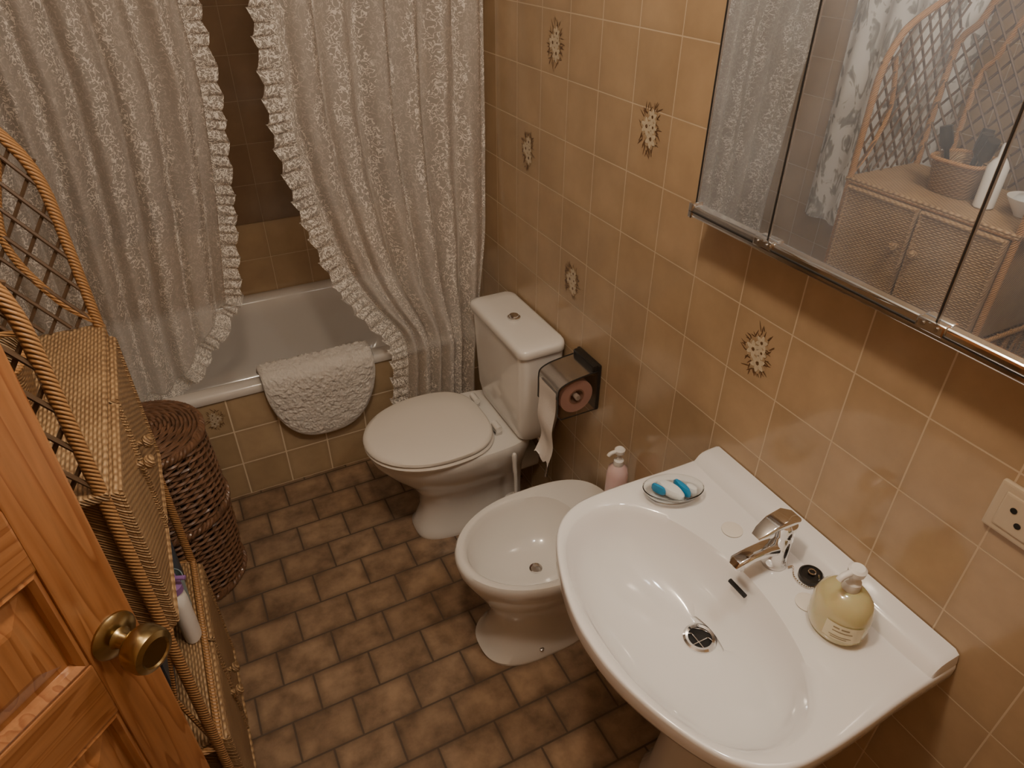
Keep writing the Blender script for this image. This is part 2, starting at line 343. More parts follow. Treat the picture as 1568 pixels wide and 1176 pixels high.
# ------------------------------------------------------------------ curtains
rod=tube('curtain_rod',[(XL,2.08,2.12),(W,2.08,2.12)],0.012,M_chrome)
def lerp_tab(tab,z):
    if z>=tab[0][0]: return tab[0][1]
    for (za,va),(zb,vb) in zip(tab,tab[1:]):
        if z>=zb:
            t=(za-z)/(za-zb); return va+(vb-va)*t
    return tab[-1][1]
def curtain(name,pf,nu,nv,edge_s,ruf_w,e_dir):
    par=empty(name)
    V=[];UV=[]
    for j in range(nv+1):
        for i in range(nu+1):
            p,uvv=pf(i/nu,j/nv); V.append(p); UV.append(uvv)
    F=[(j*(nu+1)+i,j*(nu+1)+i+1,(j+1)*(nu+1)+i+1,(j+1)*(nu+1)+i) for j in range(nv) for i in range(nu)]
    me=bpy.data.meshes.new('cloth'); me.from_pydata([tuple(v) for v in V],[],F)
    uvl=me.uv_layers.new(name='UVMap')
    for l in me.loops: uvl.data[l.index].uv=UV[l.vertex_index]
    me.materials.append(M_lace); me.shade_smooth()
    ob=bpy.data.objects.new('cloth',me); scene.collection.objects.link(ob); ob.parent=par
    path=[]
    n1=60
    for k in range(n1+1): path.append(Vector(pf(edge_s,k/n1)[0]))
    n2=60
    for k in range(1,n2+1): path.append(Vector(pf(edge_s+(1-2*edge_s)*k/n2,1.0)[0]))
    dense=[]
    for a,b in zip(path,path[1:]):
        d=(b-a).length; m=max(1,int(d/0.0035))
        for q in range(m): dense.append(a+(b-a)*(q/m))
    V=[];UV=[];F=[]; rows=6; s=0; prev=dense[0]
    for idx,p in enumerate(dense):
        s+=(p-prev).length; prev=p
        a=dense[max(0,idx-9)]; b=dense[min(len(dense)-1,idx+9)]
        t=(b-a); t2=Vector((t.x,0,t.z)).normalized() if Vector((t.x,0,t.z)).length>1e-6 else Vector((0,0,-1))
        nn=Vector((t2.z,0,-t2.x))*e_dir
        for r in range(rows):
            w=r/(rows-1)
            ph=s*2*math.pi/0.034+1.6*math.sin(s*23)+0.7*math.sin(s*61)
            off=nn*(ruf_w*w*(1+0.14*math.sin(ph*0.5+1)))+Vector((0,-0.010,0))+Vector((0,math.sin(ph)*0.009*w**0.7,0))+t2*(math.cos(ph*1.0+0.7)*0.006*w)
            q=p+off; 
            if q.x>W-0.004: q.x=W-0.004
            V.append(q); UV.append((s*1.6,w*ruf_w*1.3))
    n=len(dense)
    for i in range(n-1):
        for r in range(rows-1): F.append((i*rows+r,i*rows+r+1,(i+1)*rows+r+1,(i+1)*rows+r))
    me=bpy.data.meshes.new('ruffle_edge'); me.from_pydata([tuple(v) for v in V],[],F)
    uvl=me.uv_layers.new(name='UVMap')
    for l in me.loops: uvl.data[l.index].uv=UV[l.vertex_index]
    me.materials.append(M_ruf); me.shade_smooth()
    ob=bpy.data.objects.new('ruffle_edge',me); scene.collection.objects.link(ob); ob.parent=par
    return par
RL=[(2.1,0.35),(1.58,0.338),(1.27,0.330),(1.06,0.358),(0.82,0.418),(0.66,0.50),(0.57,0.58),(0.45,0.585),(0.28,0.565)]
RR=[(2.1,0.885),(1.2,0.88),(0.9,0.868),(0.62,0.825),(0.45,0.80),(0.28,0.795)]
def right_c(s,t):
    z=2.105-t*(2.105-0.285)
    xl=sum(lerp_tab(RL,z+d) for d in (-.05,-.025,0,.025,.05))/5; xr=sum(lerp_tab(RR,z+d) for d in (-.05,0,.05))/3
    x=xl+(xr-xl)*s
    low=min(1,max(0,(1.1-z)/0.6))
    amp=0.022+0.010*low
    f=math.sin(s*2*math.pi*6.2+0.9*math.sin(z*2.1)+0.5*math.sin(s*9))+0.14*math.sin(s*2*math.pi*15+z*1.7+1)+0.5*math.sin(s*2*math.pi*2.8+z*2)
    edge=min(1,s*12+0.25)
    y=2.015-0.10*s*min(1,(2.2-z)/0.4) + amp*f*edge*0.75 -0.03*low
    x+=0.006*math.cos(s*2*math.pi*6.2+1)*(1 if 0.03<s<0.97 else 0)
    if z<0.6: y=min(y,2.045)
    return (min(x,W-0.006),y,z),(s*0.85,z)
curtain('shower_curtain',right_c,260,110,0.0,0.060,1)
LR=[(2.1,0.125),(1.58,0.125),(1.38,0.135),(1.08,0.105),(0.73,0.055),(0.4,0.03)]
def hemz(x):
    if x<-0.16: return 0.45
    if x<0.06: 
        t=(x+0.16)/0.22; return 0.45+0.27*t**1.1
    return 0.72
def left_c(s,t):
    xl=XL+0.02; z0=2.105
    xr0=lerp_tab(LR,0.8); x=xl+(xr0-xl)*s
    zb=hemz(x)
    z=z0-t*(z0-zb)
    xr=sum(lerp_tab(LR,z+d) for d in (-.06,0,.06))/3
    x=xl+(xr-xl)*s
    f=math.sin(s*2*math.pi*9.5+0.8*math.sin(z*2.3)+0.5*math.sin(s*11))+0.15*math.sin(s*2*math.pi*21+z*1.3)+0.4*math.sin(s*2*math.pi*4.3+z*2)
    d=min(1,max(0,(1.9-z)/1.2))
    y=2.085+0.085*d+0.024*f*0.9
    x+=0.005*math.cos(s*2*math.pi*9.5+1)
    return (x,y,z),(s*1.3,z)
curtain('shower_curtain',left_c,340,100,1.0,0.050,-1)

# ------------------------------------------------------------------ bath mat over rim
def mat_obj():
    F=[]; nu,nv=150,130
    cx=0.285; hw=0.195
    path=[(y0+0.085,zt-0.005),(y0+0.06,zt+0.022),(y0+0.02,zt+0.026),(y0-0.015,zt+0.02),(y0-0.028,zt-0.02),(y0-0.026,zt-0.12),(y0-0.024,0.20)]
    pp=catmull([(a,0,b) for a,b in path],20)
    ds=[0]
    for a,b in zip(pp,pp[1:]): ds.append(ds[-1]+(b-a).length)
    tot=ds[-1]
    def at(d):
        for i in range(len(ds)-1):
            if ds[i+1]>=d:
                t=(d-ds[i])/(ds[i+1]-ds[i]+1e-9); p=pp[i].lerp(pp[i+1],t); tg=(pp[i+1]-pp[i]).normalized(); return p,tg
        return pp[-1],(pp[-1]-pp[-2]).normalized()
    top=[];bot=[]
    for j in range(nv+1):
        for i in range(nu+1):
            u=-1+2*i/nu
            edge=(1-abs(u)**2.6)**0.5 if abs(u)<1 else 0
            dmax=0.12+(tot-0.12)*edge
            d=dmax*(j/nv)
            p,tg=at(min(d,tot))
            x=cx+u*hw*(1.0-0.02*(j/nv))
            q=Vector((x,p.x,p.z))
            n3=Vector((0,tg.z,-tg.x))
            if n3.z<-0.5 or n3.y>0.3: n3=-n3
            em=max(0,min(1,(1-abs(u))*14,(1-j/nv)*14))
            h=0.004+0.010*em**0.5+0.005*noise.noise(q*170)*em+0.004*noise.noise(q*60)*em
            top.append(q+n3*h); bot.append(q-n3*0.001)
    V=top+bot; n=(nu+1)*(nv+1); w=nu+1
    for j in range(nv):
        for i in range(nu):
            a=j*w+i; F.append((a,a+1,a+w+1,a+w)); F.append((n+a,n+a+w,n+a+w+1,n+a+1))
    loop=[i for i in range(w)]+[j*w+nu for j in range(1,nv+1)]+[nv*w+i for i in range(nu-1,-1,-1)]+[j*w for j in range(nv-1,0,-1)]
    for a,b in zip(loop,loop[1:]+loop[:1]): F.append((b,a,n+a,n+b))
    mkobj('bath_mat',V,F,M_mat,sharp=180)
mat_obj()

# ------------------------------------------------------------------ toilet
to=empty('toilet'); cy=1.635
R=[]
for z,xf,xb,hw,pf in ((0,0.445,0.83,0.095,3),(0.015,0.443,0.83,0.097,3),(0.03,0.455,0.83,0.088,3),(0.10,0.475,0.83,0.078,2.6),(0.17,0.47,0.83,0.085,2.4),(0.23,0.43,0.83,0.115,2.2),(0.29,0.375,0.83,0.150,2.1),(0.345,0.335,0.84,0.170,2.0),(0.375,0.325,0.84,0.174,2.0),(0.385,0.33,0.84,0.17,2.0)):
    R.append(z_(egg(xf,xb,cy,hw,64,pf,5 if z<0.2 else 4,0.55),z))
loft('bowl',R,M_porc,to,sharp=50)
R=[z_(egg(0.322,0.715,cy,0.176,64,2.05,2.8,0.56),z) for z in (0.387,)]+[z_(egg(0.318,0.718,cy,0.179,64,2.05,2.8,0.56),0.395),z_(egg(0.325,0.714,cy,0.174,64,2.05,2.8,0.56),0.402)]
loft('seat',R,M_seat,to,sharp=50)
R=[z_(egg(a,b_,cy,h,64,2.05,2.8,0.56),z) for a,b_,h,z in ((0.322,0.712,0.174,0.404),(0.317,0.714,0.178,0.410),(0.320,0.712,0.176,0.418),(0.335,0.705,0.163,0.424),(0.40,0.66,0.10,0.427),(0.5,0.58,0.03,0.428))]
loft('lid',R,M_seat,to,sharp=50)
for dy in (-0.085,0.085):
    tube('hinge_%d'%(dy>0),[(0.722,cy+dy-0.02,0.412),(0.722,cy+dy+0.02,0.412)],0.011,M_porc,to)
    box('hinge_foot_%d'%(dy>0),(0.712,cy+dy-0.014,0.384),(0.735,cy+dy+0.014,0.412),M_chromeD,to,0.003)
ct=1.615
R=[]
for z,xf,hw in ((0.386,0.775,0.145),(0.40,0.765,0.155),(0.45,0.758,0.168),(0.60,0.753,0.176),(0.715,0.750,0.180)):
    R.append(z_(rrect(xf,W-0.004,ct-hw,ct+hw,0.03,6),z))
loft('tank',R,M_porc,to,sharp=50)
R=[z_(rrect(0.742+i,W-0.004-i*0.2,ct-0.188+i,ct+0.188-i,0.03,6),z) for i,z in ((0.004,0.713),(0,0.718),(0,0.735),(0.004,0.742),(0.015,0.746),(0.05,0.7475))]
loft('tank_lid',R,M_porc,to,sharp=50)
lathe('flush_button',[(0.020,0),(0.020,0.006),(0.017,0.008),(0.015,0.006),(0.014,0.012),(0.008,0.0135)],(0.815,ct,0.7472),M_chrome,to)
lathe('floor_bolt',[(0.008,0),(0.008,0.005),(0.005,0.008)],(0.66,cy-0.088,0.03),M_chromeD,to)
tube('water_hose',catmull([(0.84,1.43,0.25),(0.85,1.44,0.33),(0.84,1.49,0.37),(0.84,1.5,0.40)],6),0.006,M_chromeD,to)
tube('soil_pipe',[(0.80,cy,0.18),(W-0.001,cy,0.18)],0.05,M_porc,to,24)

# ------------------------------------------------------------------ toilet brush
tb=empty('toilet_brush'); c=(0.735,1.44,0)
lathe('holder',[(0.048,0),(0.05,0.01),(0.046,0.03),(0.040,0.12),(0.043,0.17),(0.040,0.18),(0.034,0.175),(0.03,0.05)],c,M_white,tb)
lathe('collar',[(0.036,0.176),(0.036,0.185),(0.012,0.20),(0.009,0.21)],c,M_white,tb)
tube('handle',catmull([(c[0],c[1],0.03),(c[0],c[1],0.25),(c[0]-0.004,c[1],0.32),(c[0]-0.006,c[1],0.38)],6),[0.006]*10+[0.007]*5+[0.008]*3+[0.005],M_white,tb)

# ------------------------------------------------------------------ paper holder
ph=empty('toilet_paper_holder'); yA,yB2=1.262,1.368; rc=(0.832,0.672); XFp=0.768; zTp=0.742; zBp=0.615
box('back_plate',(W-0.012,yA-0.004,zBp),(W-0.001,yB2+0.004,zTp+0.018),M_black,ph,0.004)
box('top_box',(W-0.026,yA,zTp-0.012),(W-0.004,yB2,zTp+0.018),M_black,ph,0.006)
prof=[(W-0.024,zTp),(0.832,zTp-0.004),(0.797,zTp-0.010),(0.773,zTp-0.022),(XFp,zTp-0.042),(XFp,zTp-0.062)]
pr=catmull([(a,0,b_) for a,b_ in prof],6)
V=[];F=[]
for q in pr:
    for yy in (yA,yB2): V.append((q.x,yy,q.z))
for q in pr:
    for yy in (yA,yB2): V.append((q.x+0.003,yy,q.z-0.003))
m_=len(pr)
for i in range(m_-1):
    a=2*i; F.append((a,a+1,a+3,a+2)); o=2*m_; F.append((o+a,o+a+2,o+a+3,o+a+1)); F.append((a,a+2,o+a+2,o+a)); F.append((a+1,o+a+1,o+a+3,a+3))
F.append((0,2*m_,2*m_+1,1)); e=2*(m_-1); F.append((e,e+1,2*m_+e+1,2*m_+e))
mkobj('cover',V,F,M_chromeD,ph)
for nm,ya,yb in (('side_near',yA-0.003,yA),('side_far',yB2,yB2+0.003)):
    pts=[(q.x,q.z) for q in pr]+[(XFp,zBp+0.016),(XFp+0.012,zBp+0.002),(W-0.004,zBp+0.002),(W-0.004,zTp)]
    n=len(pts); V=[(p[0],ya,p[1]) for p in pts]+[(p[0],yb,p[1]) for p in pts]
    F=[tuple(range(n)),tuple(range(2*n-1,n-1,-1))]+[(i,(i+1)%n,n+(i+1)%n,n+i) for i in range(n)]
    mkobj(nm,V,F,M_smoke,ph,smooth=False)
    tube(nm+'_edge',[(p[0],(ya+yb)/2,p[1]) for p in pts],0.0020,M_black,ph,6,True)
def ring_y(name,r0,r1,ya,yb,mat,seg=40):
    pts=[(r0,ya),(r1,ya),(r1,yb),(r0,yb)]
    rings=[[(rc[0]+r*math.cos(2*math.pi*j/seg),yy,rc[1]+r*math.sin(2*math.pi*j/seg)) for j in range(seg)] for r,yy in pts+[pts[0]]]
    return loft(name,rings,mat,ph,False,False)
ring_y('roll',0.024,0.050,yA+0.008,yB2-0.008,M_pinkp)
ring_y('core',0.020,0.0238,yA+0.007,yB2-0.007,M_card)
tube('spindle',[(rc[0],yA,rc[1]),(rc[0],yB2,rc[1])],0.008,M_white,ph)
V=[];F=[]; nv=30; nu=8
for j in range(nv+1):
    for i in range(nu+1):
        u=i/nu; z=0.705-0.265*(j/nv)
        if j==nv: z+=0.012*math.sin(u*9)
        x=XFp-0.004+0.010*math.sin(j*0.35)*(j/nv)+0.006*math.sin(u*4+j*0.2)*(j/nv)
        V.append((x,yA+0.004+u*0.09+0.012*(j/nv)-0.01*(j/nv)*u,z))
for j in range(nv):
    for i in range(nu): a=j*(nu+1)+i; F.append((a,a+1,a+nu+2,a+nu+1))
mkobj('paper_sheet',V,F,M_paper,ph)
# ------------------------------------------------------------------ bidet
bi=empty('bidet'); cb_=1.11
R=[]
for z,xf,xb,hw,pf in ((0,0.455,0.80,0.110,2.6),(0.012,0.452,0.80,0.112,2.6),(0.03,0.47,0.80,0.10,2.5),(0.10,0.492,0.80,0.088,2.3),(0.17,0.49,0.82,0.092,2.2),(0.23,0.46,0.85,0.12,2.1),(0.30,0.425,0.875,0.155,2.0),(0.345,0.405,0.888,0.172,2.0),(0.372,0.402,0.89,0.176,2.0),(0.382,0.407,0.888,0.172,2.0),(0.384,0.42,0.875,0.160,2.0)):
    R.append(z_(egg(xf,xb,cb_,hw,64,pf,3.2,0.5),z))
for z,xf,xb,hw in ((0.378,0.432,0.77,0.148),(0.36,0.437,0.765,0.142),(0.32,0.45,0.755,0.13),(0.28,0.48,0.735,0.105),(0.255,0.53,0.70,0.07),(0.25,0.58,0.66,0.03)):
    R.append(z_(egg(xf,xb,cb_,hw,64,2.0,2.6,0.55),z))
loft('bidet_body',R,M_porc,bi,sharp=55)
lathe('bidet_drain',[(0.018,0),(0.018,0.003),(0.012,0.002)],(0.63,cb_,0.2505),M_chrome,bi)
tube('bidet_tap',catmull([(0.835,cb_-0.02,0.384),(0.835,cb_-0.02,0.43),(0.80,cb_-0.02,0.45),(0.76,cb_-0.02,0.43)],6),0.012,M_chrome,bi)
lathe('bidet_bolt',[(0.007,0),(0.007,0.004),(0.004,0.006)],(0.60,cb_-0.100,0.03),M_chromeD,bi)
def pump_bottle(name,c,s,bodyM,capM,prof,nozdir,coll_z,top):
    e=empty(name)
    lathe('body',prof,c,bodyM,e,seg=32,sx=s[0],sy_=s[1])
    lathe('collar',[(0.013,coll_z),(0.014,coll_z+0.002),(0.013,coll_z+0.016),(0.006,coll_z+0.018),(0.005,top-0.014)],c,capM,e)
    lathe('pump_head',[(0.006,top-0.016),(0.013,top-0.014),(0.014,top-0.004),(0.010,top)],c,capM,e)
    d=Vector(nozdir).normalized(); p=Vector((c[0],c[1],c[2]+top-0.008))
    tube('nozzle',catmull([p,p+d*0.018,p+d*0.028+Vector((0,0,-0.003)),p+d*0.032+Vector((0,0,-0.008))],5),0.0055,capM,e)
    return e
pump_bottle('pink_soap_bottle',(0.852,1.150,0.3845),(1.0,1.0),M_pink,M_white,[(0.02,0.0),(0.027,0.003),(0.028,0.02),(0.028,0.15),(0.024,0.168),(0.013,0.182)],(-1,0.1,0),0.180,0.235) if False else pump_bottle('pink_soap_bottle',(0.852,1.082,0.388),(1.0,1.0),M_pink,M_white,[(0.02,0.0),(0.028,0.003),(0.0285,0.02),(0.0285,0.15),(0.025,0.168),(0.013,0.182)],(-1,0.1,0),0.180,0.235)

# ------------------------------------------------------------------ washbasin
wb=empty('washbasin'); yc=0.535; zr=0.790
half=[(W-0.002,0.285),(0.79,0.286),(0.70,0.290),(0.62,0.2915),(0.56,0.287),(0.515,0.268),(0.478,0.232),(0.448,0.175),(0.425,0.11),(0.412,0.05)]
hp=catmull([(a,b_,0) for a,b_ in half]+[(0.409,0,0)]+[(a,-b_,0) for a,b_ in reversed(half)],8)
outer=[(p.x,yc+p.y) for p in hp]
cc=(0.60,yc)
NS=144
def P(poly,c=cc): return polar(poly,c,NS)
base=P(outer)
for sgn in (1,-1):
    tgt=(W-0.002,yc+sgn*0.285); k=min(range(NS),key=lambda i:(base[i][0]-tgt[0])**2+(base[i][1]-tgt[1])**2); base[k]=tgt
def scale_o(sx,sy2):
    o=[]
    for p in base:
        x=cc[0]+(p[0]-cc[0])*sx; x=min(x,W-0.002)
        if p[0]>W-0.004: x=W-0.002
        o.append((x,yc+(p[1]-yc)*sy2))
    return o
bh=[(0.735,0.0),(0.728,0.07),(0.708,0.145),(0.68,0.20),(0.635,0.243),(0.58,0.256),(0.53,0.245),(0.49,0.213),(0.458,0.155),(0.438,0.08),(0.432,0)]
bp_=catmull([(a,b_,0) for a,b_ in bh]+[(a,-b_,0) for a,b_ in reversed(bh[1:-1])],8,closed=True)
bowl=P([(p.x,yc+p.y) for p in bp_],cc)
R=[]
ped=[(0.73+0.11*math.cos(2*math.pi*i/NS),yc+0.10*math.sin(2*math.pi*i/NS)) for i in range(NS)]
R.append(z_(ped,0.60))
def mixr(a,b_,t): return [(p[0]*(1-t)+q[0]*t,p[1]*(1-t)+q[1]*t) for p,q in zip(a,b_)]
so=scale_o(0.96,0.96)
R.append(z_(mixr(ped,so,0.35),0.615)); R.append(z_(mixr(ped,so,0.7),0.66)); R.append(z_(mixr(ped,so,0.93),0.725)); R.append(z_(so,0.748))
R.append(z_(scale_o(0.99,0.99),0.752)); R.append(z_(scale_o(1,1),0.760)); R.append(z_(scale_o(1,1),zr-0.008)); R.append(z_(scale_o(0.995,0.995),zr-0.002)); R.append(z_(scale_o(0.98,0.982),zr))
R.append(z_(mixr(scale_o(0.965,0.97),bowl,0.15),zr-0.001)); R.append(z_(mixr(scale_o(0.955,0.96),bowl,0.8),zr-0.004))
R.append(z_(bowl,zr-0.008))
dc=(0.655,yc)
for f,zd in ((0.97,0.020),(0.93,0.042),(0.87,0.066),(0.78,0.088),(0.66,0.107),(0.50,0.123),(0.33,0.133)):
    R.append([(dc[0]+(p[0]-dc[0])*f,dc[1]+(p[1]-dc[1])*f,zr-zd) for p in bowl])
angs=[math.atan2(p[1]-dc[1],p[0]-dc[0]) for p in bowl]
R.append([(dc[0]+0.045*math.cos(a),dc[1]+0.045*math.sin(a),zr-0.138) for a in angs])
R.append([(dc[0]+0.027*math.cos(a),dc[1]+0.027*math.sin(a),zr-0.1405) for a in angs])
loft('basin',R,M_porc2,wb,cap0=True,cap1=False,sharp=62)
prof=[(W-0.002,zr-0.01),(0.835,zr-0.01),(0.842,zr+0.002),(0.852,zr+0.016),(0.860,zr+0.022),(0.872,zr+0.025),(W-0.002,zr+0.026)]
rings=[]
for yy,k in ((yc-0.283,0.4),(yc-0.280,0.85),(yc-0.272,1.0),(yc+0.272,1.0),(yc+0.280,0.85),(yc+0.283,0.4)):
    rings.append([(px,yy,zr-0.01+(pz-zr+0.01)*k) for px,pz in prof])
loft('back_ledge',rings,M_porc2,wb,sharp=40)
lathe('drain_ring',[(0.0275,-0.002),(0.031,0.001),(0.031,0.003),(0.027,0.0055),(0.022,0.004),(0.020,-0.004),(0.019,-0.02)],(dc[0],yc,zr-0.1400),M_chrome,wb,cap0=False,cap1=False)
lathe('drain_hole',[(0.0205,0.0),(0.001,0.001)],(dc[0],yc,zr-0.153),M_dark,wb)
for a in (0,math.pi/2):
    d=Vector((math.cos(a),math.sin(a),0))*0.019; tube('drain_cross_%d'%(a>0),[Vector((dc[0],yc,zr-0.1505))-d,Vector((dc[0],yc,zr-0.1505))+d],0.0012,M_chromeD,wb)
tube('overflow_slot',[(0.7195,yc-0.020,zr-0.034),(0.7195,yc+0.020,zr-0.034)],0.0042,M_dark,wb)
for dy in (-0.093,0.093):
    lathe('tap_hole_cover_%d'%(dy>0),[(0.020,0.0),(0.020,0.0012),(0.018,0.0018),(0.004,0.002)],(0.782,yc+dy,zr-0.0025),M_cream,wb)
R=[]
for z,a,b_ in ((0,0.12,0.115),(0.02,0.12,0.115),(0.06,0.10,0.098),(0.25,0.085,0.08),(0.45,0.085,0.085),(0.56,0.10,0.095),(0.605,0.11,0.10)):
    R.append([(0.74+a*math.cos(2*math.pi*i/48),yc+b_*math.sin(2*math.pi*i/48),z) for i in range(48)])
loft('pedestal',R,M_porc2,wb)

fa=empty('basin_faucet'); fx,fy,fz=0.797,yc,zr-0.002; K=0.88
lathe('base',[(r*K,z*K) for r,z in ((0.026,0),(0.026,0.004),(0.0235,0.008),(0.0225,0.03),(0.0225,0.075),(0.0215,0.082),(0.0215,0.088),(0.023,0.092),(0.023,0.112),(0.016,0.120))],(fx,fy,fz),M_chrome,fa)
def sweep_rect(name,pts,ws,hs,mat,par,bev=4):
    rings=[]
    for i,p in enumerate(pts):
        p=Vector(p); t=(Vector(pts[min(i+1,len(pts)-1)])-Vector(pts[max(i-1,0)])).normalized(); s=Vector((0,1,0)); u=t.cross(s).normalized()
        if u.z<0: u=-u
        rr=rrect(-hs[i],hs[i],-ws[i],ws[i],min(hs[i],ws[i])*0.7,bev)
        rings.append([p+u*a+s*b_ for a,b_ in rr])
    return loft(name,rings,mat,par,sharp=50)
def fp(dx,dz): return (fx+dx*K,fy,fz+dz*K)
sweep_rect('spout',[fp(-0.005,.048),fp(-0.04,.056),fp(-0.08,.058),fp(-0.112,.052),fp(-0.116,.046)],[0.0155,0.014,0.013,0.014,0.011],[0.014,0.0115,0.010,0.0095,0.006],M_chrome,fa)
lathe('aerator',[(0.0105,0),(0.0105,0.012)],(fx-0.090,fy,fz+0.030),M_chromeD,fa)
sweep_rect('lever',[fp(0.020,.118),fp(-0.005,.128),fp(-0.04,.127),fp(-0.066,.116),fp(-0.078,.108)],[0.014,0.0185,0.0165,0.013,0.009],[0.006,0.009,0.006,0.004,0.003],M_chrome,fa)

sd=empty('soap_dish'); sc=Vector((0.735,0.752,zr-0.001)); ra=math.radians(-22)
def rot2(x,y): return (sc.x+x*math.cos(ra)-y*math.sin(ra),sc.y+x*math.sin(ra)+y*math.cos(ra))
def ovr(a,b_,z,n=48): return [(*rot2(a*math.cos(2*math.pi*i/n),b_*math.sin(2*math.pi*i/n)),sc.z+z) for i in range(n)]
loft('dish',[ovr(.04,.022,0.0),ovr(.046,.027,0.001),ovr(.055,.034,0.012),ovr(.061,.039,0.024),ovr(.062,.040,0.025),ovr(.0595,.0375,0.025),ovr(.053,.032,0.013),ovr(.045,.026,0.004),ovr(.02,.01,0.003)],M_glass,sd)
def soap(nm,x,y,l,w,ang,mat,z=0.006,h=0.018):
    rings=[]
    for k,(f,zz) in enumerate(((0.8,0),(1,0.004),(1,h*0.7),(0.8,h),(0.3,h+0.001))):
        rings.append([(*rot2(x+l*f*math.cos(t)*math.cos(ang)-w*f*math.sin(t)*math.sin(ang),y+l*f*math.cos(t)*math.sin(ang)+w*f*math.sin(t)*math.cos(ang)),sc.z+z+zz) for t in [2*math.pi*i/24 for i in range(24)]])
    loft(nm,rings,mat,sd)
soap('soap_bar',-0.004,0.002,0.032,0.014,-0.9,M_soapw); soap('blue_piece',0.019,0.002,0.024,0.006,-1.1,M_blue,0.008,0.02); soap('blue_chip',-0.028,0.004,0.016,0.004,-0.8,M_blue,0.008,0.018); soap('white_chip',0.036,-0.004,0.014,0.008,-0.9,M_soapw,0.009)
c=(0.787,0.389,zr-0.001)
e=pump_bottle('soap_dispenser',c,(0.90,1.03),M_ysoap,M_white,[(0.030,0.0),(0.042,0.003),(0.046,0.012),(0.047,0.035),(0.0455,0.06),(0.040,0.076),(0.028,0.088),(0.014,0.094)],(-0.8,0.1,0),0.093,0.140)
V=[];F=[]; n=10
for i in range(n+1):
    a=math.radians(188+74*i/n)
    for z in (0.018,0.052):
        V.append((c[0]+0.90*0.0478*math.cos(a),c[1]+1.03*0.0478*math.sin(a),c[2]+z))
for i in range(n): F.append((2*i,2*i+2,2*i+3,2*i+1))
mkobj('label',V,F,M_label,e)
V=[];F=[]
for (z,h,i0,i1) in ((0.043,0.003,2,3.5),(0.043,0.003,4,6),(0.036,0.002,2,7),(0.026,0.0015,1.5,7),(0.022,0.0015,2,6)):
    o=len(V); m_=6
    for i in range(m_+1):
        a=math.radians(188+74*(i0+(i1-i0)*i/m_)/n)
        for zz in (z,z+h): V.append((c[0]+0.90*0.0481*math.cos(a),c[1]+1.03*0.0481*math.sin(a),c[2]+zz))
    for i in range(m_): F.append((o+2*i,o+2*i+2,o+2*i+3,o+2*i+1))
mkobj('label_text',V,F,M_ink,e)
pl=empty('basin_plug'); pc=(0.826,0.478,zr+0.004)
lathe('plug',[(0.019,-0.006),(0.021,-0.004),(0.021,0.004),(0.018,0.007),(0.016,0.004),(0.006,0.004),(0.005,0.008)],pc,M_black,pl)
tube('plug_ring',[(pc[0]+0.006*math.cos(a),pc[1]+0.006*math.sin(a),pc[2]+0.010) for a in [i*math.pi/6 for i in range(12)]],0.0012,M_chrome,pl,6,True)
chain=catmull([(fx+0.01,fy-0.024,zr+0.002),(0.815,0.508,zr+0.002),(0.80,0.49,zr+0.002),(0.802,0.465,zr+0.002),(0.822,0.458,zr+0.004),(0.832,0.468,zr+0.012)],6)
V=[];F=[]
for p in chain:
    o=len(V); r=0.0019
    for dx,dy,dz in ((1,0,0),(-1,0,0),(0,1,0),(0,-1,0),(0,0,1),(0,0,-1)): V.append(p+Vector((dx,dy,dz))*r)
    F+=[(o+a,o+b_,o+c_) for a,b_,c_ in ((0,2,4),(2,1,4),(1,3,4),(3,0,4),(2,0,5),(1,2,5),(3,1,5),(0,3,5))]
mkobj('chain',V,F,M_chrome,pl)

# ------------------------------------------------------------------ mirror cabinet
mc=empty('mirror_cabinet'); xm=0.825; zb=1.300; ztop=1.93
ys=[0.258,0.441,0.740,0.918]
box('carcass',(xm+0.018,ys[0],zb+0.01),(W-0.0005,ys[3],ztop),M_white,mc,0.002)
for i,(a,b_) in enumerate(zip(ys,ys[1:])):
    box('mirror_door_%d'%(i+1),(xm+0.006,a+0.002,zb+0.022),(xm+0.016,b_-0.002,ztop-0.02),M_mirror,mc)
box('bottom_rail',(xm-0.004,ys[0]-0.004,zb),(xm+0.022,ys[3]+0.006,zb+0.022),M_chrome,mc,0.004)
box('bottom_rail_lip',(xm-0.006,ys[0]-0.004,zb+0.009),(xm,ys[3]+0.006,zb+0.012),M_black,mc,0.001)
box('top_rail',(xm-0.004,ys[0]-0.004,ztop-0.022),(xm+0.022,ys[3]+0.006,ztop),M_chrome,mc,0.004)
box('end_cap',(xm-0.006,ys[3]-0.004,zb-0.002),(xm+0.03,ys[3]+0.008,zb+0.026),M_chrome,mc,0.003)
for a in ys:
    box('strip_%d'%(a*1000),(xm+0.004,a-0.0022,zb+0.02),(xm+0.012,a+0.0022,ztop-0.02),M_chromeD,mc)
    box('strip_gap_%d'%(a*1000),(xm+0.003,a-0.0009,zb+0.02),(xm+0.005,a+0.0009,ztop-0.02),M_black,mc)
for a in ys[1:3]:
    box('hinge_clip_%d'%(a*1000),(xm-0.008,a-0.020,zb+0.008),(xm+0.006,a+0.020,zb+0.024),M_chrome,mc,0.003)
    for dy in (-0.01,0.01): tube('clip_screw_%d_%d'%(a*1000,dy>0),[(xm-0.010,a+dy,zb+0.017),(xm-0.006,a+dy,zb+0.017)],0.003,M_chromeD,mc,10)

